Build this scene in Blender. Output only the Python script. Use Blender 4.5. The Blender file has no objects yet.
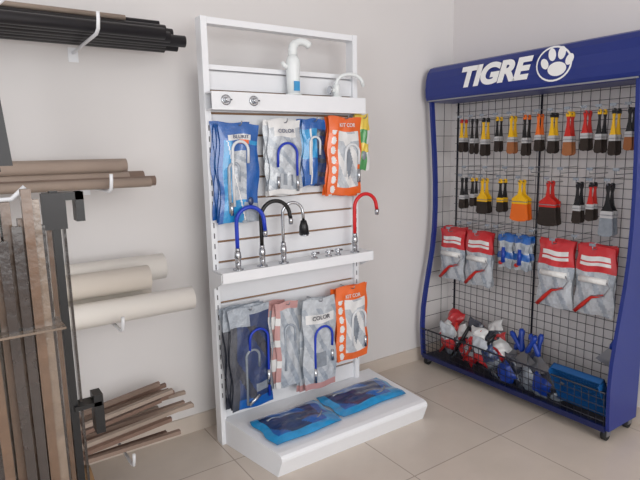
import bpy, math, random
from mathutils import Vector, Matrix
random.seed(7)
C0=Vector((-2.865,-2.585,1.45))
scene=bpy.context.scene
scene.view_settings.view_transform='Standard'

# ------------------------------------------------------------ materials
MATS={}
def mat(name,col,rough=0.5,metal=0.0,var=0.06,vscale=12.0,bump=0.0,coat=0.0,alpha=1.0,spec=0.5):
    if name in MATS: return MATS[name]
    m=bpy.data.materials.new(name); m.use_nodes=True
    nt=m.node_tree; b=nt.nodes['Principled BSDF']
    tc=nt.nodes.new('ShaderNodeTexCoord'); nz=nt.nodes.new('ShaderNodeTexNoise')
    nz.inputs['Scale'].default_value=vscale; nz.inputs['Detail'].default_value=4
    nt.links.new(tc.outputs['Object'],nz.inputs['Vector'])
    mx=nt.nodes.new('ShaderNodeMix'); mx.data_type='RGBA'
    c=[(x/255.0)**2.2 for x in col]
    mx.inputs['A'].default_value=(*[x*(1-var) for x in c],1)
    mx.inputs['B'].default_value=(*[min(1,x*(1+var)) for x in c],1)
    nt.links.new(nz.outputs['Fac'],mx.inputs['Factor'])
    nt.links.new(mx.outputs['Result'],b.inputs['Base Color'])
    b.inputs['Roughness'].default_value=rough; b.inputs['Metallic'].default_value=metal
    b.inputs['Coat Weight'].default_value=coat; b.inputs['Coat Roughness'].default_value=0.08
    b.inputs['Specular IOR Level'].default_value=spec
    b.inputs['Alpha'].default_value=alpha
    if bump>0:
        bp=nt.nodes.new('ShaderNodeBump'); bp.inputs['Strength'].default_value=bump
        bp.inputs['Distance'].default_value=0.01
        nt.links.new(nz.outputs['Fac'],bp.inputs['Height']); nt.links.new(bp.outputs['Normal'],b.inputs['Normal'])
    MATS[name]=m; return m
wallm=mat('wall_paint',(217,214,213),0.85,var=0.03,vscale=1.5,bump=0.05)
wallm2=mat('wall_paint_b',(221,217,217),0.85,var=0.03,vscale=1.5,bump=0.05)
white=mat('white_enamel',(232,234,238),0.35,var=0.02)
panelw=mat('panel_white',(226,228,232),0.45,var=0.02)
groove=mat('groove_mdf',(150,118,92),0.8,var=0.1)
slot=mat('slot_dark',(90,90,95),0.7)
chrome=mat('chrome',(190,193,198),0.18,metal=1.0,var=0.02)
steel=mat('steel_wire',(150,152,158),0.35,metal=0.8,var=0.03)
ferr=mat('ferrule_tin',(186,186,188),0.35,metal=0.1,var=0.05)
black=mat('black_plastic',(24,24,27),0.35,var=0.2)
blackt=mat('black_tube',(38,37,40),0.4,var=0.25)
wire=mat('black_wire',(30,31,44),0.45)
blueE=mat('blue_enamel',(34,50,122),0.35,var=0.06,vscale=3)
blueD=mat('blue_dark',(24,34,80),0.4)
signw=mat('sign_white',(245,245,245),0.5,var=0.01)
cyan=mat('pack_cyan',(38,142,200),0.3,coat=0.8,var=0.3,vscale=30,bump=0.5)
bluep=mat('pack_blue',(26,90,166),0.3,coat=0.8,var=0.3,vscale=30,bump=0.5)
navy=mat('pack_navy',(34,54,96),0.3,coat=0.8,var=0.4,vscale=30,bump=0.5)
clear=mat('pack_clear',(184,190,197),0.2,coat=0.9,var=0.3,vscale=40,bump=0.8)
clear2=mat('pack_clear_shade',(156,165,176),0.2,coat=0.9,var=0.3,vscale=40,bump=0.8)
whitep=mat('pack_white',(222,222,222),0.35,coat=0.5,var=0.06,vscale=30,bump=0.3)
orange=mat('pack_orange',(230,104,44),0.3,coat=0.6,var=0.12,bump=0.3)
greenp=mat('pack_green',(80,150,90),0.35,coat=0.4)
yelp=mat('pack_yellow',(225,195,80),0.35,coat=0.4)
redp=mat('pack_red',(196,44,50),0.35,coat=0.6,var=0.15,vscale=25,bump=0.4)
pinkp=mat('pack_pink',(186,140,138),0.35,coat=0.5,var=0.15)
greyp=mat('pack_grey',(128,136,146),0.25,coat=0.7,var=0.35,vscale=35,bump=0.5)
kdark=mat('pack_dark',(56,60,72),0.25,coat=0.7,var=0.4,vscale=35,bump=0.5)
hoseB=mat('hose_blue',(30,60,180),0.35)
hoseR=mat('hose_red',(205,30,35),0.35)
hoseK=mat('hose_black',(18,18,20),0.35)
hoseW=mat('hose_white',(215,218,222),0.3,coat=.5)
faucW=mat('faucet_white',(228,233,234),0.25)
yel=mat('handle_yellow',(232,180,24),0.35,var=.12)
red=mat('handle_red',(190,40,32),0.35,var=.12)
orr=mat('handle_orange',(225,106,34),0.35)
brist=mat('bristle',(46,38,34),0.9,var=0.4,vscale=80)
bristT=mat('bristle_tan',(150,95,60),0.9,var=0.3,vscale=80)
bristW=mat('fluff_white',(230,230,228),0.95,var=0.1,vscale=60,bump=0.6)
card=mat('kraft_tube',(178,160,147),0.7,var=0.1,vscale=6)
card2=mat('kraft_dark',(140,120,108),0.7,var=0.1,vscale=6)
pvc=mat('ivory_pvc',(236,232,225),0.4,var=0.03,vscale=4)
pvc2=mat('beige_pvc',(222,214,203),0.45,var=0.05,vscale=4)
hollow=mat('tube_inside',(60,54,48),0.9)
wood=mat('wood_strip',(122,98,86),0.6,var=0.25,vscale=9)
woodl=mat('wood_light',(158,142,130),0.6,var=0.2,vscale=9)
box_m=mat('cardboard',(150,118,84),0.8,var=0.1)
slat=mat('slat_brown',(104,80,62),0.3,coat=0.4,var=0.5,vscale=14,bump=0.5)
slat2=mat('slat_dark',(52,42,38),0.25,coat=0.5,var=0.4,vscale=14,bump=0.5)
film=mat('plastic_film',(120,104,90),0.25,coat=0.6,var=0.5,vscale=18,bump=0.7)
rubber=mat('caster_rubber',(30,30,32),0.7)
bluetool=mat('blue_tool',(24,60,150),0.35,var=0.15)
bluetray=mat('blue_tray',(30,84,140),0.35,var=0.1)
baseb=mat('skirting_tile',(200,188,177),0.35,var=0.06,vscale=5)

# floor material
fm=bpy.data.materials.new('floor_tile'); fm.use_nodes=True
nt=fm.node_tree; b=nt.nodes['Principled BSDF']
tc=nt.nodes.new('ShaderNodeTexCoord'); mp=nt.nodes.new('ShaderNodeMapping')
mp.inputs['Location'].default_value=(0.33,0.13,0)
br=nt.nodes.new('ShaderNodeTexBrick'); br.offset=0.0
br.inputs['Scale'].default_value=1.0; br.inputs['Mortar Size'].default_value=0.003
br.inputs['Brick Width'].default_value=0.6; br.inputs['Row Height'].default_value=0.6
br.inputs['Bias'].default_value=0
br.inputs['Color1'].default_value=(0.68,0.595,0.52,1); br.inputs['Color2'].default_value=(0.65,0.575,0.505,1)
br.inputs['Mortar'].default_value=(0.42,0.36,0.31,1)
nt.links.new(tc.outputs['Object'],mp.inputs['Vector']); nt.links.new(mp.outputs['Vector'],br.inputs['Vector'])
nz=nt.nodes.new('ShaderNodeTexNoise'); nz.inputs['Scale'].default_value=5; nz.inputs['Detail'].default_value=6
nt.links.new(tc.outputs['Object'],nz.inputs['Vector'])
mx=nt.nodes.new('ShaderNodeMix'); mx.data_type='RGBA'; mx.blend_type='MULTIPLY'; mx.inputs['Factor'].default_value=0.2
nt.links.new(br.outputs['Color'],mx.inputs['A']); nt.links.new(nz.outputs['Fac'],mx.inputs['B'])
nt.links.new(mx.outputs['Result'],b.inputs['Base Color']); b.inputs['Roughness'].default_value=0.2
# ------------------------------------------------------------ mesh builder
class MB:
    def __init__(s): s.v=[];s.f=[];s.m=[];s.sm=[];s.mats=[]
    def mi(s,m):
        if m not in s.mats: s.mats.append(m)
        return s.mats.index(m)
    def face(s,idx,m,smooth=False):
        s.f.append(idx); s.m.append(s.mi(m)); s.sm.append(smooth)
    def box(s,x0,x1,y0,y1,z0,z1,m,M=None):
        if x0>x1:x0,x1=x1,x0
        if y0>y1:y0,y1=y1,y0
        if z0>z1:z0,z1=z1,z0
        n=len(s.v)
        for p in [(x0,y0,z0),(x1,y0,z0),(x1,y1,z0),(x0,y1,z0),(x0,y0,z1),(x1,y0,z1),(x1,y1,z1),(x0,y1,z1)]:
            p=Vector(p); s.v.append(M@p if M else p)
        for q in [(0,3,2,1),(4,5,6,7),(0,1,5,4),(1,2,6,5),(2,3,7,6),(3,0,4,7)]: s.face([n+i for i in q],m)
    def prism(s,pts,ext,m):
        n=len(s.v); k=len(pts); e=Vector(ext)
        for p in pts: s.v.append(Vector(p))
        for p in pts: s.v.append(Vector(p)+e)
        s.face([n+i for i in range(k)][::-1],m); s.face([n+k+i for i in range(k)],m)
        for i in range(k):
            j=(i+1)%k; s.face([n+i,n+j,n+k+j,n+k+i],m)
    def tube(s,path,r,m,seg=10,caps=True,capm=None,smooth=True):
        path=[Vector(p) for p in path]; k=len(path)
        rs=r if isinstance(r,(list,tuple)) else [r]*k
        n0=len(s.v); prev=None
        for i,p in enumerate(path):
            if i==0:t=path[1]-path[0]
            elif i==k-1:t=path[-1]-path[-2]
            else:
                t=(path[i+1]-path[i]).normalized()+(path[i]-path[i-1]).normalized()
                if t.length<1e-6: t=path[i+1]-path[i]
            if t.length<1e-9: t=Vector((0,0,1))
            t.normalize()
            if prev is None:
                a=Vector((0,0,1)) if abs(t.z)<.9 else Vector((1,0,0))
                u=t.cross(a).normalized()
            else:
                u=prev-t*prev.dot(t)
                u.normalize()
            prev=u; w=t.cross(u)
            for j in range(seg):
                an=2*math.pi*j/seg
                s.v.append(p+(u*math.cos(an)+w*math.sin(an))*rs[i])
        for i in range(k-1):
            for j in range(seg):
                a=n0+i*seg+j; b_=n0+i*seg+(j+1)%seg
                s.face([a,b_,b_+seg,a+seg],m,smooth)
        if caps:
            s.face([n0+j for j in range(seg)][::-1],capm or m); s.face([n0+(k-1)*seg+j for j in range(seg)],capm or m)
    def cyl(s,p0,p1,r,m,seg=12,capm=None): s.tube([p0,p1],r,m,seg,capm=capm)
    def ball(s,c,r,m,sc=(1,1,1),seg=12):
        c=Vector(c); n=7
        n0=len(s.v)
        for i in range(n+1):
            ph=math.pi*i/n
            for j in range(seg):
                an=2*math.pi*j/seg
                s.v.append(c+Vector((r*sc[0]*math.sin(ph)*math.cos(an),r*sc[1]*math.sin(ph)*math.sin(an),r*sc[2]*math.cos(ph))))
        for i in range(n):
            for j in range(seg):
                a=n0+i*seg+j;b_=n0+i*seg+(j+1)%seg
                s.face([a,a+seg,b_+seg,b_],m,True)
    def pipe(s,p0,p1,r,m,wall=0.15,seg=20):
        p0=Vector(p0);p1=Vector(p1);d=(p1-p0).normalized()
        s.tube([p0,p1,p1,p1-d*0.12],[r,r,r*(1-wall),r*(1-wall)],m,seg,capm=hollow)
    def bag(s,o,U,V,w,h,art,depth=0.03,nx=20,nz=30,rnd=0.004,seed=0):
        R=random.Random(seed); o=Vector(o);U=Vector(U).normalized();V=Vector(V).normalized();N=U.cross(V).normalized()
        ph=[R.uniform(0,6.28) for _ in range(6)]
        for side in (1,-1):
            n0=len(s.v)
            for j in range(nz+1):
                for i in range(nx+1):
                    a=i/nx;b_=j/nz
                    e=(1-abs(2*a-1)**3)*(1-abs(2*b_-1)**4)
                    d=depth*e*(0.6 if side>0 else -0.4)
                    d+=rnd*e*(math.sin(9*a+7*b_+ph[0])+math.sin(17*a-11*b_+ph[1])+0.7*math.sin(25*b_+6*a+ph[2]))*side*0.6
                    ex=0.006*math.sin(12*b_+ph[3])*(2*a-1)
                    s.v.append(o+U*(a*w+ex)+V*(b_*h+0.004*math.sin(8*a+ph[4]))+N*(d+0.0008*side))
            for j in range(nz):
                for i in range(nx):
                    q=[n0+j*(nx+1)+i,n0+j*(nx+1)+i+1,n0+(j+1)*(nx+1)+i+1,n0+(j+1)*(nx+1)+i]
                    if side<0:q=q[::-1]
                    s.face(q,art((i+.5)/nx,(j+.5)/nz),True)
    def obj(s,name,bevel=0,parent=None):
        me=bpy.data.meshes.new(name)
        xs=[p.x for p in s.v];ys=[p.y for p in s.v];zs=[p.z for p in s.v]
        o=Vector(((min(xs)+max(xs))/2,(min(ys)+max(ys))/2,min(zs)))
        if parent: o=parent.location.copy()
        me.from_pydata([tuple(p-o) for p in s.v],[],s.f)
        for m in s.mats: me.materials.append(m)
        for i,p in enumerate(me.polygons): p.material_index=s.m[i]; p.use_smooth=s.sm[i]
        me.update()
        ob=bpy.data.objects.new(name,me); scene.collection.objects.link(ob); 
        if parent: ob.parent=parent
        else: ob.location=o
        if bevel>0:
            bm=ob.modifiers.new('bevel','BEVEL'); bm.width=bevel; bm.segments=2; bm.limit_method='ANGLE'; bm.angle_limit=0.9
        return ob
def label(text,R3,pos,width,hscale,m,parent,name='lettering',shear=0.0,bold=0.0,spacing=1.0,extr=0.0006):
    cu=bpy.data.curves.new(name,'FONT'); cu.body=text; cu.size=0.1; cu.extrude=extr; cu.shear=shear; cu.offset=bold; cu.space_character=spacing
    t=bpy.data.objects.new(name,cu); scene.collection.objects.link(t); cu.materials.append(m)
    bpy.context.view_layer.update()
    sx=width/max(t.dimensions.x,.001); sz=hscale/max(t.dimensions.y,.001)
    t.parent=parent; t.matrix_parent_inverse=Matrix.Identity(4)
    t.matrix_basis=Matrix.Translation(Vector(pos)-parent.location)@R3.to_4x4()@Matrix.Diagonal((sx,sz,1,1))
    return t
RF=Matrix(((1,0,0),(0,0,-1),(0,1,0)))    # reads facing -y
RS=Matrix(((0,0,-1),(-1,0,0),(0,1,0)))   # reads facing -x
# ------------------------------------------------------------ room
def slab(name,x0,x1,y0,y1,z0,z1,m):
    B=MB();B.box(x0,x1,y0,y1,z0,z1,m);return B.obj(name)
f=MB(); f.box(-5.5,0.0,-6.5,0.0,-0.1,0.0,fm); fo=f.obj('floor')
slab('wall_left',-5.5,0.0,0.0,0.12,-0.1,3.0,wallm)
slab('wall_right',0.0,0.12,-6.5,0.12,-0.1,3.0,wallm2)
slab('ceiling',-5.5,0.12,-6.5,0.12,3.0,3.1,wallm)
slab('baseboard_left',-5.5,0,-0.012,0,0.0,0.09,baseb)
slab('baseboard_right',-0.012,0,-6.5,-0.012,0.0,0.09,baseb)

# ------------------------------------------------------------ white display rack
XL,XR=-1.872,-0.992
D=MB()
for x0 in (XL,XR-0.03):
    D.box(x0,x0+0.03,-0.225,-0.165,0.0,2.05,white)
    z=0.25
    while z<1.6:
        D.box(x0+0.012,x0+0.018,-0.2256,-0.22,z,z+0.025,slot); z+=0.05
D.box(XL+.031,XR-.031,-0.222,-0.168,2.02,2.049,white)
D.box(XL+.031,XR-.031,-0.212,-0.178,1.824,1.846,white)
zs=[0.13+0.1*i for i in range(17)]
D.box(XL+.031,XR-.031,-0.195,-0.18,0.10,1.82,panelw)
D.box(XL+.031,XR-.031,-0.1975,-0.1955,0.11,1.80,groove)
edges=[0.11]+zs+[1.82]
for a,b_ in zip(edges[:-1],edges[1:]):
    if b_-a<0.02: continue
    D.box(XL+.031,XR-.031,-0.210,-0.198,a+0.0050,b_-0.0050,panelw)
bx0,bx1=-1.862,-0.872
yb,yf=-0.165,-0.655
prof=[(yb,0.0),(yb,0.135),(yf+0.03,0.115),(yf+0.008,0.11),(yf-.002,0.098),(yf-.002,0.086),(yf+0.03,0.0)]
nb=len(D.v)
D.prism([(bx0,y,z) for y,z in prof][::-1],(bx1-bx0,0,0),white)
for p in D.v[nb:]:
    if p.x<-1.4: p.x+=0.085*(yb-p.y)/(yb-yf)
D.box(XL+.005,XR-.002,-0.29,-0.226,1.713,1.72,white)
D.box(XL+.005,XR-.002,-0.297,-0.29,1.640,1.72,white)
D.box(XL+.005,XR-.002,-0.29,-0.226,1.640,1.646,white)
D.box(XL+.0,XR+.02,-0.325,-0.226,0.893,0.90,white)
D.box(XL+.0,XR+.02,-0.332,-0.325,0.85,0.90,white)
for x0 in (XL-.0045,XR+.0205): D.prism([(x0,-0.21,0.80),(x0,-0.21,0.893),(x0,-0.325,0.893),(x0,-0.325,0.85)],(0.004,0,0),white)
rack=D.obj('retail_display_rack',bevel=0.0015)

for x in (-1.80,-1.66):
    B=MB(); 
    B.tube([(x,-0.2975,1.683),(x,-0.302,1.683),(x,-0.304,1.683)],[0.024,0.023,0.018],chrome,20)
    B.tube([(x,-0.304,1.683),(x,-0.32,1.683),(x,-0.325,1.683)],[0.014,0.013,0.008],chrome,14)
    B.cyl((x-0.02,-0.318,1.683),(x+0.02,-0.318,1.683),0.004,chrome)
    B.obj('shutoff_valve')
B=MB(); x=-1.42;y=-0.262
B.tube([(x,y,1.7205),(x,y,1.728),(x,y,1.73),(x,y,1.80),(x,y,1.86),(x,y,1.885),(x,y,1.91)],[.040,.040,.031,.033,.036,.034,.022],faucW,20)
B.box(x-.016,x+.016,y-.0345,y-.030,1.74,1.785,cyan)
pts=[(x,y,1.90)]+[(x+0.055-0.055*math.cos(t),y,1.935+0.042*math.sin(t)) for t in [i*math.pi/14 for i in range(0,12)]]
B.tube(pts,[0.022]*5+[0.018]*(len(pts)-5),faucW,14)
B.tube([(x-0.03,y,1.85),(x-0.05,y,1.862),(x-.062,y,1.875)],[.012,.011,.008],faucW)
B.obj('water_filter_faucet')
B=MB(); x=-1.16;y=-0.262
B.tube([(x,y,1.7205),(x,y,1.726),(x,y,1.728),(x,y,1.77),(x,y,1.785)],[.028,.028,.018,.018,.02],faucW,18)
B.cyl((x-0.045,y-0.01,1.755),(x+0.01,y,1.755),0.012,faucW); B.cyl((x-0.052,y-0.01,1.755),(x-.045,y-.01,1.755),0.020,chrome)
pts=[(x,y,1.78)]+[(x+0.08-0.08*math.cos(t),y-0.02*math.sin(t/2),1.79+0.050*math.sin(t)) for t in [i*math.pi/14 for i in range(0,13)]]
pts.append((pts[-1][0]+.012,pts[-1][1],pts[-1][2]-.03))
B.tube(pts,0.0095,faucW,12)
B.obj('water_filter_faucet')

def faucet(x,y,z0,top,span,hm,name='flexible_neck_faucet',head=False,drop=0.09,dy=-0.02,r=0.0098):
    B=MB()
    B.tube([(x,y,z0+.0005),(x,y,z0+.006),(x,y,z0+.008),(x,y,z0+.055),(x,y,z0+.06),(x,y,z0+.085),(x,y,z0+0.09)],[.026,.025,.014,.014,.017,.015,.009],chrome,16)
    B.tube([(x,y,z0+.035),(x-.02,y-.03,z0+.04),(x-.028,y-.045,z0+.055)],[.007,.006,.008],chrome,10)
    R=span/2; zc=top-R
    pts=[(x,y,z0+0.085),(x,y,(z0+0.085+zc)/2)]+[(x+R-R*math.cos(t),y+dy*t/3,zc+R*math.sin(t)) for t in [i*math.pi/16 for i in range(17)]]
    L=pts[-1]
    pts+= [(L[0]+0.004,L[1],L[2]-drop*0.5)]
    B.tube(pts,r,hm,14)
    L=pts[-1]
    if head:
        B.tube([L,(L[0],L[1],L[2]-.02),(L[0],L[1],L[2]-.03),(L[0]+.002,L[1],L[2]-.07)],[.014,.02,.023,.026],black,16)
        B.tube([(L[0]+.002,L[1],L[2]-.07),(L[0]+.002,L[1],L[2]-.078)],[.024,.022],chrome,16)
    else:
        B.tube([L,(L[0],L[1],L[2]-.012),(L[0],L[1],L[2]-.03)],[.0115,.012,.010],chrome,14)
    B.tube([(x,y,z0+.088),(x,y,z0+.105)],[.0120,.0120],chrome,14)
    return B.obj(name)
ys=-0.297
faucet(-1.775,ys,0.90,1.195,0.135,hoseB,drop=.10)
faucet(-1.645,ys,0.90,1.215,0.15,hoseK,drop=0.03)
faucet(-1.525,ys,0.90,1.20,0.105,chrome,head=True,drop=0.08,r=0.008)
faucet(-1.075,ys,0.90,1.215,0.135,hoseR,drop=0.04)
for x in (-1.34,-1.25,-1.19):
    B=MB(); B.tube([(x,ys,.9005),(x,ys,.905),(x,ys,.906),(x,ys,.93),(x,ys,.935)],[.018,.018,.01,.01,.014],chrome,14)
    B.cyl((x-.02,ys,.925),(x+.022,ys-.01,.928),0.006,chrome)
    B.obj('tap_fitting')

# ------------------------------------------------------------ hanging pouches on the rack
UX=(1,0,0);VZ=(0,0,1)
def loop(B,cx,y,z0,z1,w,m,r=0.006,flip=False):
    R=w/2; s_=-1 if flip else 1
    pts=[(cx-s_*R,y,z0),(cx-s_*R,y,(z0+z1)/2)]+[(cx-s_*R*math.cos(t),y-0.004,z1-R+R*math.sin(t)) for t in [i*math.pi/12 for i in range(13)]]+[(cx+s_*R,y,z1-R-0.06)]
    B.tube(pts,r,m,10)
def hook(B,x,z,y1=-0.36):
    B.tube([(x,-0.2115,z),(x,y1+0.01,z),(x,y1,z+0.006),(x,y1-0.004,z+0.018)],0.0028,steel,8)
def artA(a,b):
    if b>.9: return bluep
    if b>.83: return whitep if (.2<a<.8 and .84<b<.885) else bluep
    if b>.79 and a>.5: return orange if a<.75 else cyan
    if a<.10: return bluep
    k=a+b*0.55
    if .62<k<.645: return whitep
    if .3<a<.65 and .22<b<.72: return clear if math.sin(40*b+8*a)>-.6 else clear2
    if b<.2: return cyan if a<.6 else clear2
    return cyan if k<.75 else bluep
def artB(a,b):
    if b>.90: return whitep
    if b>.78: return whitep if .15<a<.85 else clear
    if b<.07: return whitep
    if .3<a<.7 and .12<b<.28: return greyp if math.sin(30*a)>0 else clear
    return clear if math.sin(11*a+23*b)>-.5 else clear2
def artC(a,b):
    if b>.85: return bluep
    if a>.6: return navy if math.sin(30*b)>-.5 else kdark
    if .3<a<.36: return whitep
    return cyan if b>.4 else bluep
def artD(a,b):
    if b>.82: return orange
    if a<.28:
        u=(b*8)%1.0; r2=((a-.15)*1.0)**2+((u-.5)*.16)**2
        return whitep if r2<.0045 else orange
    if b<.10: return orange
    if a>.92: return orange
    if abs(a-.6)+abs(b-.42)*.6<.13: return greyp
    if .70<b<.79: return whitep
    return clear if math.sin(13*a+15*b)>-.2 else whitep
def artF(a,b):
    if b>.93: return clear2
    if b>.82: return navy if a>.5 else clear2
    if a<.16: return kdark
    if b<.10: return bluep
    if .12<b<.3 and a>.6: return greyp if math.sin(40*b)>0 else navy
    return navy if math.sin(7*a+9*b)>-.7 else kdark
def artG(a,b):
    if b>.92: return pinkp
    if a<.18: return pinkp if int(b*12)%3 else whitep
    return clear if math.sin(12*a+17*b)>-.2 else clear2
def artH(a,b):
    if b>.9: return clear
    if .74<b<.84 and .1<a<.9: return whitep
    if b<.07: return pinkp
    if .25<b<.42 and .35<a<.65: return greyp
    return clear if math.sin(14*a+19*b)>-.5 else clear2
def artE(a,b):
    if b>.75: return yelp
    if .35<b<.5: return yelp
    return greenp if a<.7 else whitep
def stack(x0,x1,z0,z1,art,n,contents,tilt=0.0,yfront=-0.275,name='faucet_package',step=0.014,dx=0.006,seed=0,text=None):
    B=MB(); R=random.Random(seed)
    for k in range(n-1,-1,-1):
        off=R.uniform(-dx,dx)*(k>0)-dx*k*0.6
        t=tilt+R.uniform(-.03,.03)*(k>0)
        U=(math.cos(t),0,math.sin(t));V=(-math.sin(t),0,math.cos(t))
        B.bag((x0+off,yfront+step*k,z0+R.uniform(-.01,.01)*(k>0)),U,V,x1-x0,z1-z0,art,depth=0.018,rnd=.003,nx=(44 if k==0 else 10),nz=(72 if k==0 else 14),seed=seed+k)
    contents(B,yfront-0.012)
    xc=(x0+x1)/2-math.sin(tilt)*(z1-z0)
    hook(B,xc,z1-0.012,yfront-0.03)
    o=B.obj(name)
    if text:
        s_,tz,tw,th,m=text
        label(s_,RF,(xc-tw/2,yfront-.0195,tz),tw,th,m,o,bold=.001)
    return o
def cA(B,y):
    loop(B,-1.735,y,1.20,1.50,0.08,hoseW,0.007); loop(B,-1.77,y+.004,1.17,1.40,0.05,clear2,0.008)
    B.ball((-1.69,y,1.22),0.015,navy,(1,.4,1.4)); B.cyl((-1.79,y,1.16),(-1.79,y,1.22),0.009,chrome)
stack(-1.845,-1.645,1.13,1.585,artA,4,cA,seed=1,dx=.006,tilt=-.03,text=('BLUKIT',1.514,.08,.016,navy))
def cB(B,y):
    loop(B,-1.48,y,1.31,1.49,0.11,hoseB,0.0062,flip=True); B.cyl((-1.535,y,1.27),(-1.535,y,1.33),0.008,chrome); B.cyl((-1.425,y,1.255),(-1.425,y,1.33),0.008,chrome)
stack(-1.580,-1.395,1.24,1.60,artB,3,cB,seed=2,text=('COLOR',1.54,.09,.018,navy))
stack(-1.375,-1.24,1.28,1.61,artC,4,lambda B,y:loop(B,-1.31,y,1.33,1.52,0.06,hoseW,0.006),seed=3,yfront=-0.265,step=.012)
def cD(B,y):
    loop(B,-1.08,y,1.31,1.48,0.09,hoseW,0.007); B.cyl((-1.035,y,1.28),(-1.035,y,1.35),0.009,chrome)
stack(-1.235,-1.02,1.22,1.625,artD,3,cD,seed=4,tilt=-0.03,text=('KIT COR',1.57,.10,.020,whitep))
stack(-1.03,-0.945,1.34,1.63,artE,3,lambda B,y:B.ball((-.99,y,1.42),.016,greyp,(1,.3,1.5)),seed=5,yfront=-0.265,step=.010)
def cF(B,y):
    loop(B,-1.695,y,0.24,0.60,0.10,hoseB,0.0062,flip=True); loop(B,-1.73,y+.004,0.22,0.50,0.07,greyp,0.007)
    B.cyl((-1.645,y,0.30),(-1.645,y,0.38),0.009,chrome); B.tube([(-1.76,y,.22),(-1.70,y,.26)],.009,chrome)
stack(-1.84,-1.625,0.20,0.715,artF,5,cF,seed=6,tilt=0.01,yfront=-.31)
stack(-1.59,-1.45,0.25,0.70,artG,5,lambda B,y:loop(B,-1.51,y,.34,.58,.06,clear2,.006),seed=7,step=0.014,dx=.022,yfront=-.30)
def cH(B,y):
    loop(B,-1.32,y,0.28,0.54,0.11,hoseB,0.0062,flip=False); B.cyl((-1.375,y,0.24),(-1.375,y,0.32),0.008,chrome); B.cyl((-1.265,y,0.34),(-1.265,y,0.40),0.008,chrome)
stack(-1.44,-1.235,0.20,0.69,artH,4,cH,seed=8,dx=.01,yfront=-0.325,text=('COLOR',.582,.11,.022,kdark))
def cI(B,y):
    loop(B,-1.07,y,0.38,0.58,0.09,hoseW,0.0065); B.cyl((-1.025,y,.36),(-1.025,y,.42),.009,chrome)
stack(-1.215,-1.0,0.30,0.72,artD,3,cI,seed=9,tilt=0.02,yfront=-.31,text=('KIT COR',.66,.10,.020,whitep))
def lying(cx,cy,L,W,rot,seed):
    B=MB(); c,s_=math.cos(rot),math.sin(rot)
    U=Vector((c,s_,-0.0));V=Vector((-s_,c,0.041))
    o=Vector((cx,cy,0.137))-U*L/2-V*W/2
    def art(a,b):
        if a<.1 or a>.93: return cyan
        if abs(b-.5)<.14 and .2<a<.8: return navy
        if a>.82: return bluep if b>.4 else cyan
        if b<.14: return cyan
        return bluep if math.sin(9*a+5*b)>-.2 else navy
    B.bag(o,U,V,L,W,art,depth=0.04,nx=50,nz=26,rnd=0.005,seed=seed)
    k=V.normalized()
    pts=[o+U*(L*a)+k*(W*(0.5+.25*math.sin(a*7)))+Vector((0,0,0.020)) for a in [0.15+.07*i for i in range(11)]]
    B.tube(pts,0.005,greyp,10)
    return B.obj('faucet_package')
lying(-1.575,-0.46,0.39,0.25,0.03,31); lying(-1.145,-0.43,0.44,0.24,0.03,32)

# ------------------------------------------------------------ blue tool display stand
S=MB()
Y0,Y1=-0.062,-1.345
prof=[(0.06,-.325),(.15,-.333),(.28,-.340),(.40,-.333),(.52,-.312),(.65,-.285),(.78,-.258),(.92,-.240),(1.08,-.234),(1.25,-.238),(1.42,-.250),(1.58,-.265),(1.75,-.28)]
def fx(z):
    for (a,b_),(c,d) in zip(prof[:-1],prof[1:]):
        if a<=z<=c: return b_+(d-b_)*(z-a)/(c-a)
    return prof[0][1] if z<prof[0][0] else prof[-1][1]
fine=[0.06+i*(1.69/40) for i in range(41)]
def sidepanel(y,dy,wid):
    for a,b_ in zip(fine[:-1],fine[1:]):
        xa=fx(a)+wid if wid else -0.06; xb=fx(b_)+wid if wid else -0.06
        S.prism([(fx(a),y,a),(xa,y,a),(xb,y,b_),(fx(b_),y,b_)],(0,dy,0),blueE)
sidepanel(Y0,-0.018,0.030)
sidepanel(Y1,0.018,None)
hp=[(-.045,1.74),(-.27,1.74),(-.290,1.748),(-.300,1.77),(-.303,1.82),(-.298,1.875),(-.285,1.92),(-.262,1.948),(-.23,1.96),(-.045,1.96)]
S.prism([(x,Y0+0.012,z) for x,z in hp],(0,Y1-Y0-0.024,0),blueE)
S.box(-.2965,-.29,Y0,Y1,1.742,1.75,steel)
gx=-0.05
zz=0.08
while zz<1.74:
    S.cyl((gx,Y0-.02,zz),(gx,Y1+.02,zz),0.0017,wire,6); zz+=0.05
y=Y0-0.03
while y>Y1+.02:
    S.cyl((gx+.004,y,0.07),(gx+.004,y,1.74),0.0017,wire,6); y-=0.05
for y in (Y0-.03,(Y0+Y1)/2,Y1+.03): S.cyl((gx+.012,y,0.06),(gx+.012,y,1.75),0.006,wire,10)
zz=0.13
while zz<1.72:
    S.cyl((fx(zz)+.03,Y0-.011,zz),(gx,Y0-.011,zz),0.0017,wire,6); zz+=0.1
S.cyl((-.15,Y0-.011,0.07),(-.15,Y0-.011,1.74),0.0017,wire,6)
S.box(-.325,-.045,Y0-.02,Y1+.02,0.06,0.068,wire)
S.box(-.335,-.318,Y0-.02,Y1+.02,0.052,0.082,blueD)
S.cyl((-.345,Y0-.02,.26),(-.345,Y1+.02,.26),.005,wire,8)
zz=.11
while zz<.25:
    S.cyl((-.335-.01*(zz-.06)/.2,Y0-.02,zz),(-.335-.01*(zz-.06)/.2,Y1+.02,zz),.0019,wire,6); zz+=.038
y=Y0-.04
while y>Y1+.02:
    S.cyl((-.33,y,.07),(-.345,y,.26),.0019,wire,6); y-=.038
for y in (Y0-.04,Y1+.03):
    for x in (-.30,-.09):
        S.cyl((x,y-.012,.028),(x,y+.012,.028),.028,rubber,18)
        S.box(x-.018,x+.018,y-.018,y-.014,.025,.062,steel); S.box(x-.018,x+.018,y+.014,y+.018,.025,.062,steel)
        S.box(x-.018,x+.018,y-.018,y+.018,.055,.062,steel)
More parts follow.
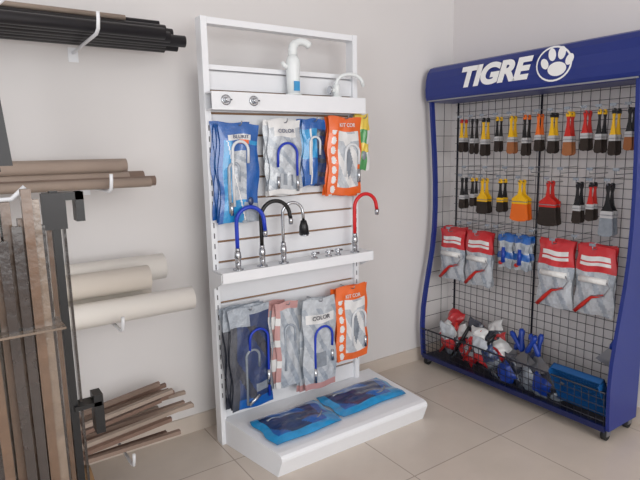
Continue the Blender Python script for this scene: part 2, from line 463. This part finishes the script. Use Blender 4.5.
stand=S.obj('tool_display_stand')
label('TIGRE',RS,(-.3035,-.325,1.808),.475,.118,signw,stand,shear=.28,bold=.005,spacing=.97)
P=MB()
py,pz=-0.955,1.862
def disc(y,z,ry,rz,m,x,rot=0,n=28):
    pts=[]
    for i in range(n):
        a=2*math.pi*i/n; u=ry*math.cos(a);v=rz*math.sin(a)
        pts.append((x,y+u*math.cos(rot)-v*math.sin(rot),z+u*math.sin(rot)+v*math.cos(rot)))
    P.prism(pts,(-.0015,0,0),m)
disc(py+.02,pz-.005,.098,.086,signw,-.3025)
disc(py+.02,pz-.005,.089,.077,blueE,-.304)
disc(py+.0,pz-.032,.050,.034,signw,-.3055)
disc(py+.068,pz-.0,.019,.028,signw,-.3055,-.5)
disc(py+.028,pz+.040,.020,.031,signw,-.3055,-.15)
disc(py-.024,pz+.042,.020,.031,signw,-.3055,.15)
disc(py-.066,pz+.006,.019,.028,signw,-.3055,.5)
P.obj('paw_emblem',parent=stand)

def peg(B,y,z,x1=-.20):
    B.tube([(gx-.003,y,z),(x1,y,z),(x1-.004,y,z+.008),(x1-.004,y,z+.02)],.0024,steel,8)
    B.tube([(gx-.003,y,z+.03),(x1+.01,y,z+.03)],.0018,steel,8)
    B.box(x1-.007,x1-.005,y-.016,y+.016,z+.018,z+.032,greyp)
def brush(y,zt,zb,w,hm,bm,n=2,fm_=None,tip=None,hfrac=.56):
    """paintbrush hanging by the hole in its handle: slim waisted handle, flat ferrule, flared bristles"""
    B=MB(); L=zt-zb; x0=-.190; fm_=fm_ or ferr
    for k in range(n):
        x=x0+.040*k; yy=y+random.uniform(-.003,.003)
        hl=L*hfrac; fl=L*.13
        zh=zt-hl; zf=zh-fl; hw=min(w*.22,.011)
        out=[(hw*.45,zt),(hw*.95,zt-.008),(hw*1.0,zt-hl*.16),(hw*.5,zt-hl*.34),(hw*.75,zt-hl*.6),(hw*1.15,zt-hl*.78),(w*.30,zt-hl*.92),(w*.40,zh)]
        left=[(-a,b_) for a,b_ in out][::-1]
        B.prism([(x,yy+a,b_) for a,b_ in out+left],(.009,0,0),hm)
        if tip: B.prism([(x-.001,yy+a,b_) for a,b_ in [(hw*.6,zt+.001),(hw*1.05,zt-.010),(hw*1.1,zt-hl*.2),(-hw*1.1,zt-hl*.2),(-hw*1.05,zt-.010),(-hw*.6,zt+.001)]],(.011,0,0),tip)
        B.ball((x-.0012,yy,zt-.012),.003,wire,(.3,1,1),8)
        B.box(x-.002,x+.011,yy-w*.43,yy+w*.43,zf,zh,fm_)
        B.box(x-.003,x+.012,yy-w*.44,yy+w*.44,zf+fl*.35,zf+fl*.5,steel)
        B.prism([(x-.001,yy+w*.42,zf),(x-.001,yy+w*.52,zb+.012),(x-.001,yy+w*.36,zb+.002),(x-.001,yy,zb-.002),(x-.001,yy-w*.36,zb+.002),(x-.001,yy-w*.52,zb+.012),(x-.001,yy-w*.42,zf)],(.010,0,0),bm)
    peg(B,y,zt-.008)
    return B.obj('paintbrush')
row1=[(-.25,.036,yel,brist,red),(-.335,.030,black,brist,None),(-.42,.040,yel,brist,black),(-.515,.032,black,brist,yel),(-.61,.044,yel,bristT,None),(-.70,.034,black,brist,orr),(-.785,.038,orr,brist,None),(-.865,.042,yel,brist,black),(-.96,.050,red,bristT,yel),(-1.05,.044,red,brist,None),(-1.125,.036,black,brist,yel),(-1.195,.038,yel,brist,black),(-1.265,.040,black,bristT,None)]
for i,(y,w,hm,bm,tip) in enumerate(row1): brush(y,1.625,1.425-.012*(i%3),w,hm,bm,tip=tip)
row2=[(-.265,.044,black,brist,None,1.07,None,.56),(-.345,.036,black,brist,yel,1.09,None,.56),(-.425,.080,yel,brist,None,1.05,yel,.52),(-.555,.046,black,brist,yel,1.07,yel,.56),(-.685,.112,yel,orr,None,1.03,yel,.45),(-.865,.112,red,brist,None,1.02,red,.45),(-1.03,.046,black,brist,None,1.05,None,.56),(-1.10,.042,red,brist,black,1.07,None,.56),(-1.19,.072,black,greyp,None,1.0,None,.52)]
for i,(y,w,hm,bm,tip,zb_,fm2,hf) in enumerate(row2): brush(y,1.265,zb_,w,hm,bm,tip=tip,fm_=fm2,hfrac=hf)
B=MB()
for y in (-.31,-.47,-.61,-.78,-.95,-1.11,-1.24): peg(B,y,1.31,-.22)
for y in (-.28,-.36,-.50,-.56,-.80,-1.05): peg(B,y,.965,-.22)
B.obj('display_hook_set')
NU=(0,-1,0)
def artR(a,b):
    if b>.93: return redp
    if b>.64: 
        if .12<a<.88 and .72<b<.86: return whitep if not (.78<b<.80) else redp
        return redp
    return clear if math.sin(13*a+9*b)>-.6 else clear2
def rpack(y,z0,z1,w,n=3,seed=0):
    B=MB(); h=z1-z0
    for k in range(n-1,-1,-1):
        B.bag((-.20+.020*k,y+w/2+.008*k,z0+.004*k),NU,VZ,w,h,artR,depth=.024,nx=(26 if k==0 else 8),nz=(44 if k==0 else 10),seed=seed+k)
    x=-.219
    B.cyl((x,y+w*.36,z0+h*.52),(x,y-w*.36,z0+h*.52),.016,bristW,14)
    B.tube([(x-.006,y-w*.36,z0+h*.52),(x-.008,y-w*.44,z0+h*.45),(x-.008,y-w*.3,z0+h*.32),(x-.008,y,z0+h*.3)],.003,steel,8)
    B.tube([(x-.002,y-w*.30,z0+h*.33),(x-.004,y+w*.02,z0+h*.27),(x-.006,y+w*.2,z0+h*.16),(x-.006,y+w*.42,z0+h*.02)],[.006,.008,.011,.010],red,10)
    peg(B,y,z1-.01,-.24)
    return B.obj('paint_roller_package')
rpack(-.212,.60,.93,.20,4,50); rpack(-.425,.60,.93,.195,3,60)
rpack(-.94,.58,.945,.205,3,70); rpack(-1.16,.59,.945,.20,3,80)
def artS(a,b):
    if b>.8: return bluep
    if .3<b<.5: return bluep
    return clear if a<.5 else clear2
for y in (-.61,-.72):
    B=MB(); 
    for k in range(3): B.bag((-.19+.02*k,y+.05,.745),NU,VZ,.10,.20,artS,depth=.024,nx=14,nz=20,seed=90+k)
    B.tube([(-.212,y,.78),(-.212,y,.87)],[.013,.010],bluetool,10)
    B.ball((-.209,y+.02,.775),.015,red,(.6,1,.8)); peg(B,y,.935,-.22)
    B.obj('putty_knife_package')
def rndframe(R):
    return Matrix.Rotation(R.uniform(-.8,.8),3,'X')@Matrix.Rotation(R.uniform(-.5,.5),3,'Y')
R=random.Random(5)
B=MB()
for i in range(17):
    M=rndframe(R); y=-.15-.028*i; 
    m1,m2=[(redp,whitep),(whitep,redp),(kdark,greyp),(clear,redp),(whitep,kdark)][i%5]
    def art(a,b,m1=m1,m2=m2): return m1 if b>.5 or a<.15 else m2
    U=M@Vector((0,-1,0));V=(M@Vector((.25,0,1))).normalized()
    o=Vector((-.25+R.uniform(-.03,.09),y+.05,.12+R.uniform(0,.10)))
    B.bag(o,U,V,.12,.13+R.uniform(0,.07),art,depth=.05,nx=12,nz=14,rnd=.008,seed=100+i)
for i in range(4): 
    y=-.2-.1*i; B.tube([(-.29,y,.12),(-.26,y-.06,.22+.02*i),(-.23,y-.09,.33)],[.008,.012,.009],[red,black][i%2],8)
B.obj('painting_supply_pile')
def scraper(x,y,z,tx,ty,m):
    B=MB(); M=Matrix.Translation((x,y,z))@Matrix.Rotation(tx,4,'X')@Matrix.Rotation(ty,4,'Y')
    B.tube([M@Vector(p) for p in ((0,0,0),(0,0,.02),(0,0,.07),(0,0,.11),(0,0,.13))],[.010,.016,.012,.017,.010],m,12)
    B.prism([M@Vector(p) for p in ((-.001,-.012,0),(-.001,.012,0),(-.001,.045,-.09),(-.001,-.045,-.09))],(.003,0,0),steel)
    return B.obj('putty_knife')
for i,(y,tx,ty) in enumerate([(-.74,.3,.1),(-.80,-.2,.15),(-.84,.5,-.1),(-.88,.05,.2),(-.80,-.75,.1),(-.92,-.5,0)]): scraper(-.24-.02*(i%3),y,.285+.01*(i%3),tx,ty,bluetool)
B=MB()
for i in range(11):
    M=rndframe(R); y=-.55-.042*i
    U=M@Vector((0,-1,0));V=(M@Vector((.2,0,1))).normalized()
    def art(a,b,i=i): return [kdark,greyp,navy,bluetool,kdark][i%5] if b>.35 else [greyp,kdark][i%2]
    B.bag((-.26+R.uniform(-.03,.08),y+.05,.085+R.uniform(0,.05)),U,V,.12,.14,art,depth=.05,nx=10,nz=12,rnd=.008,seed=200+i)
B.obj('spatula_pile')
B=MB()
M=Matrix.Translation((-.20,-1.165,.13))@Matrix.Rotation(-.55,4,'Y')
w=.135;h=.22;d=.06
B.box(-.006,0,-w,w,0,h,bluetray,M)
B.box(-d,0,-w,-w+.005,0,h,bluetray,M);B.box(-d,0,w-.005,w,0,h,bluetray,M)
B.box(-d,0,-w,w,0,.005,bluetray,M);B.box(-d*.6,0,-w,w,h-.005,h,bluetray,M)
for i in range(7): B.box(-.010,-.006,-w+.02,w-.02,.06+.018*i,.066+.018*i,bluetray,M)
B.box(-d-.003,-d+.003,-w-.008,w+.008,-.004,.012,bluetray,M)
B.obj('paint_tray')
scraper(-.16,-1.245,.42,.35,.1,bluetool)

# ------------------------------------------------------------ left wall rack with pipes
cx=C0.x
L=MB()
xw=cx+.50
levels=[1.895,1.325,.775,.20]
for z in levels:
    L.box(xw-.02,xw+.02,-.006,0,z-.05,z+.01,white)
    L.tube([(xw,-.004,z-.012),(xw,-.44,z-.012),(xw,-.475,z),(xw,-.487,z+.03),(xw,-.49,z+.055)],.0065,white,10)
    L.tube([(cx-.13,-.03,z-.012),(cx+.02,-.55,z-.014),(cx+.16,-.62,z-.008),(cx+.20,-.625,z+.03)],.0075,white,10)
L.box(cx-.15,cx-.12,-.03,0,.05,2.2,white)
L.obj('wall_pipe_rack')
B=MB(); z0=1.895+.003
xl=cx-.9
for (y,z,x1,r,m) in [(-.10,z0+.024,-2.00,.023,blackt),(-.155,z0+.024,-1.96,.024,blackt),(-.21,z0+.024,-2.03,.023,blackt),(-.265,z0+.024,-1.965,.024,blackt),(-.32,z0+.024,-2.05,.022,blackt),(-.375,z0+.024,-2.09,.023,blackt),(-.13,z0+.067,-2.02,.022,blackt),(-.185,z0+.067,-1.99,.022,blackt),(-.24,z0+.067,-2.04,.022,blackt)]:
    B.pipe((xl,y,z),(x1,y,z),r,m,wall=.25)
B.obj('black_pipe_bundle')
B=MB()
for (y,z,x1,r,m) in [(-.16,z0+.101,-2.12,.011,card2),(-.20,z0+.101,-2.05,.011,blackt),(-.235,z0+.101,-2.2,.010,woodl)]:
    B.pipe((xl,y,z),(x1,y,z),r,m,wall=.25)
B.obj('curtain_rod_bundle')
B=MB(); z0=1.325-.005
for (y,z,x1,r,m) in [(-.12,z0+.030,-2.28,.03,card),(-.19,z0+.030,-2.16,.029,card2),(-.255,z0+.030,-2.24,.028,card),(-.35,z0+.022,-2.16,.020,card2),(-.155,z0+.083,-2.22,.030,card),(-.225,z0+.081,-2.26,.027,card),(-.42,z0+.02,-2.20,.018,woodl)]:
    B.pipe((xl,y,z),(x1,y,z),r,m,wall=.12)
B.obj('cardboard_tube_bundle')
B=MB(); z0=.775-.005
for (y,z,x1,r,m) in [(-.10,z0+.062,-2.15,.06,pvc2),(-.235,z0+.062,-2.22,.055,pvc2),(-.36,z0+.054,-2.035,.050,pvc),(-.165,z0+.172,-2.09,.058,pvc),(-.30,z0+.160,-2.20,.052,pvc2)]:
    B.pipe((xl,y,z),(x1,y,z),r,m,wall=.1,seg=28)
B.obj('pvc_pipe_bundle')
B=MB(); R=random.Random(3)
for i in range(20):
    y0=-.10-.018*i; z=.215+R.uniform(0,.03)+(.03 if i%2 else 0); sl=R.uniform(.0,.15)
    x1=-2.0-R.uniform(0,.22); m=[wood,woodl,wood,card2][i%4]
    p0=Vector((cx-.5,y0,z-sl*.2)); p1=Vector((x1,y0+R.uniform(-.03,.03),z+sl))
    d=p1-p0; 
    B.prism([p0+Vector((0,-.011,-.008)),p0+Vector((0,.011,-.008)),p0+Vector((0,.011,.008)),p0+Vector((0,-.011,.008))][::-1],d,m)
B.obj('wood_strip_bundle')
B=MB(); B.box(cx+.02,cx+.36,-.34,-.05,0,.17,box_m); B.box(cx+.02,cx+.36,-.20,-.19,.17,.172,groove)
B.prism([(cx+.02,-.34,.17),(cx+.36,-.34,.17),(cx+.36,-.42,.14),(cx+.02,-.42,.14)],(0,0,.004),box_m)
B.obj('cardboard_box')
B=MB()
def bar(x,y,w,d,z0,z1,m,lx=0,ly=0):
    B.prism([(x-w/2,y-d/2,z0),(x+w/2,y-d/2,z0),(x+w/2,y+d/2,z0),(x-w/2,y+d/2,z0)],(lx,ly,z1-z0),m)
X=cx+.27;Yk=C0.y+1.9
bar(X,Yk,.024,.03,0,1.34,black); bar(X+.026,Yk+.02,.008,.03,0,1.32,slat2); bar(X-.022,Yk,.014,.02,0,1.30,slat)
B.box(X-.03,X+.085,Yk-.03,Yk+.03,1.31,1.335,black); B.box(X+.06,X+.085,Yk-.03,Yk+.03,1.24,1.335,black)
B.box(X-.04,X+.03,Yk-.035,Yk-.02,1.22,1.335,blackt)
B.box(X+.0,X+.085,Yk-.03,Yk+.03,.60,.615,black); B.box(X+.06,X+.09,Yk-.03,Yk+.03,.50,.64,black)
B.obj('black_profile_stack')
B=MB(); R=random.Random(11)
for layer in range(2):
  for i in range(9):
    x=cx-.02+.026*i+layer*.012; y=C0.y+1.62+layer*.05+R.uniform(-.02,.02); w=.024; h=1.28+R.uniform(-.05,.11)
    bar(x,y,w,.02+R.uniform(0,.02),0,h,[slat,slat2,slat,film,slat2,slat,slat2][(i*3+layer)%7],R.uniform(-.012,.012),.01)
for z in (.42,.98): B.box(cx-.035,cx+.225,C0.y+1.575,C0.y+1.70,z,z+.006,film)
B.obj('wrapped_slat_bundle')
B=MB(); y=-.5
B.prism([(cx+.10,y,1.42),(cx+.185,y,1.42),(cx+.165,y,1.70),(cx+.13,y,1.74),(cx+.10,y,1.74)],(0,.02,0),blackt)
B.prism([(cx+.06,y+.03,1.40),(cx+.15,y+.03,1.40),(cx+.13,y+.03,1.82),(cx+.06,y+.03,1.87)],(0,.012,0),black)
B.obj('rubber_weatherstrip')

# ------------------------------------------------------------ lights / world
w=bpy.data.worlds.new('world'); scene.world=w; w.use_nodes=True
bg=w.node_tree.nodes['Background']; bg.inputs['Color'].default_value=(0.93,0.95,1.0,1); bg.inputs['Strength'].default_value=0.72
def area(name,loc,tgt,sx,sy,p,col):
    l=bpy.data.lights.new(name,'AREA'); l.shape='RECTANGLE'; l.size=sx;l.size_y=sy;l.energy=p;l.color=col
    o=bpy.data.objects.new(name,l); scene.collection.objects.link(o); o.location=loc
    o.rotation_euler=(Vector(tgt)-Vector(loc)).to_track_quat('-Z','Y').to_euler()
area('shopfront_daylight',(-2.0,-6.0,1.9),(-.8,-.4,.8),3.2,2.4,114,(1,.99,.97))
area('side_fill',(-5.2,-3.2,2.0),(-.5,-1.0,.9),1.6,2.0,42,(.99,.98,.98))  # added fill lamp on the left, brightens the right wall

# ------------------------------------------------------------ camera
cam=bpy.data.cameras.new('camera'); co=bpy.data.objects.new('camera',cam); scene.collection.objects.link(co)
r=Vector((.824,-.566,-.019)).normalized(); fw=Vector((.556,.815,-.163)); fw=(fw-r*fw.dot(r)).normalized(); up=r.cross(fw).normalized()
M=Matrix((( r.x,up.x,-fw.x,C0.x),(r.y,up.y,-fw.y,C0.y),(r.z,up.z,-fw.z,C0.z),(0,0,0,1)))
co.matrix_world=M; cam.sensor_width=36; cam.lens=36*540/640; cam.clip_start=.05
scene.camera=co
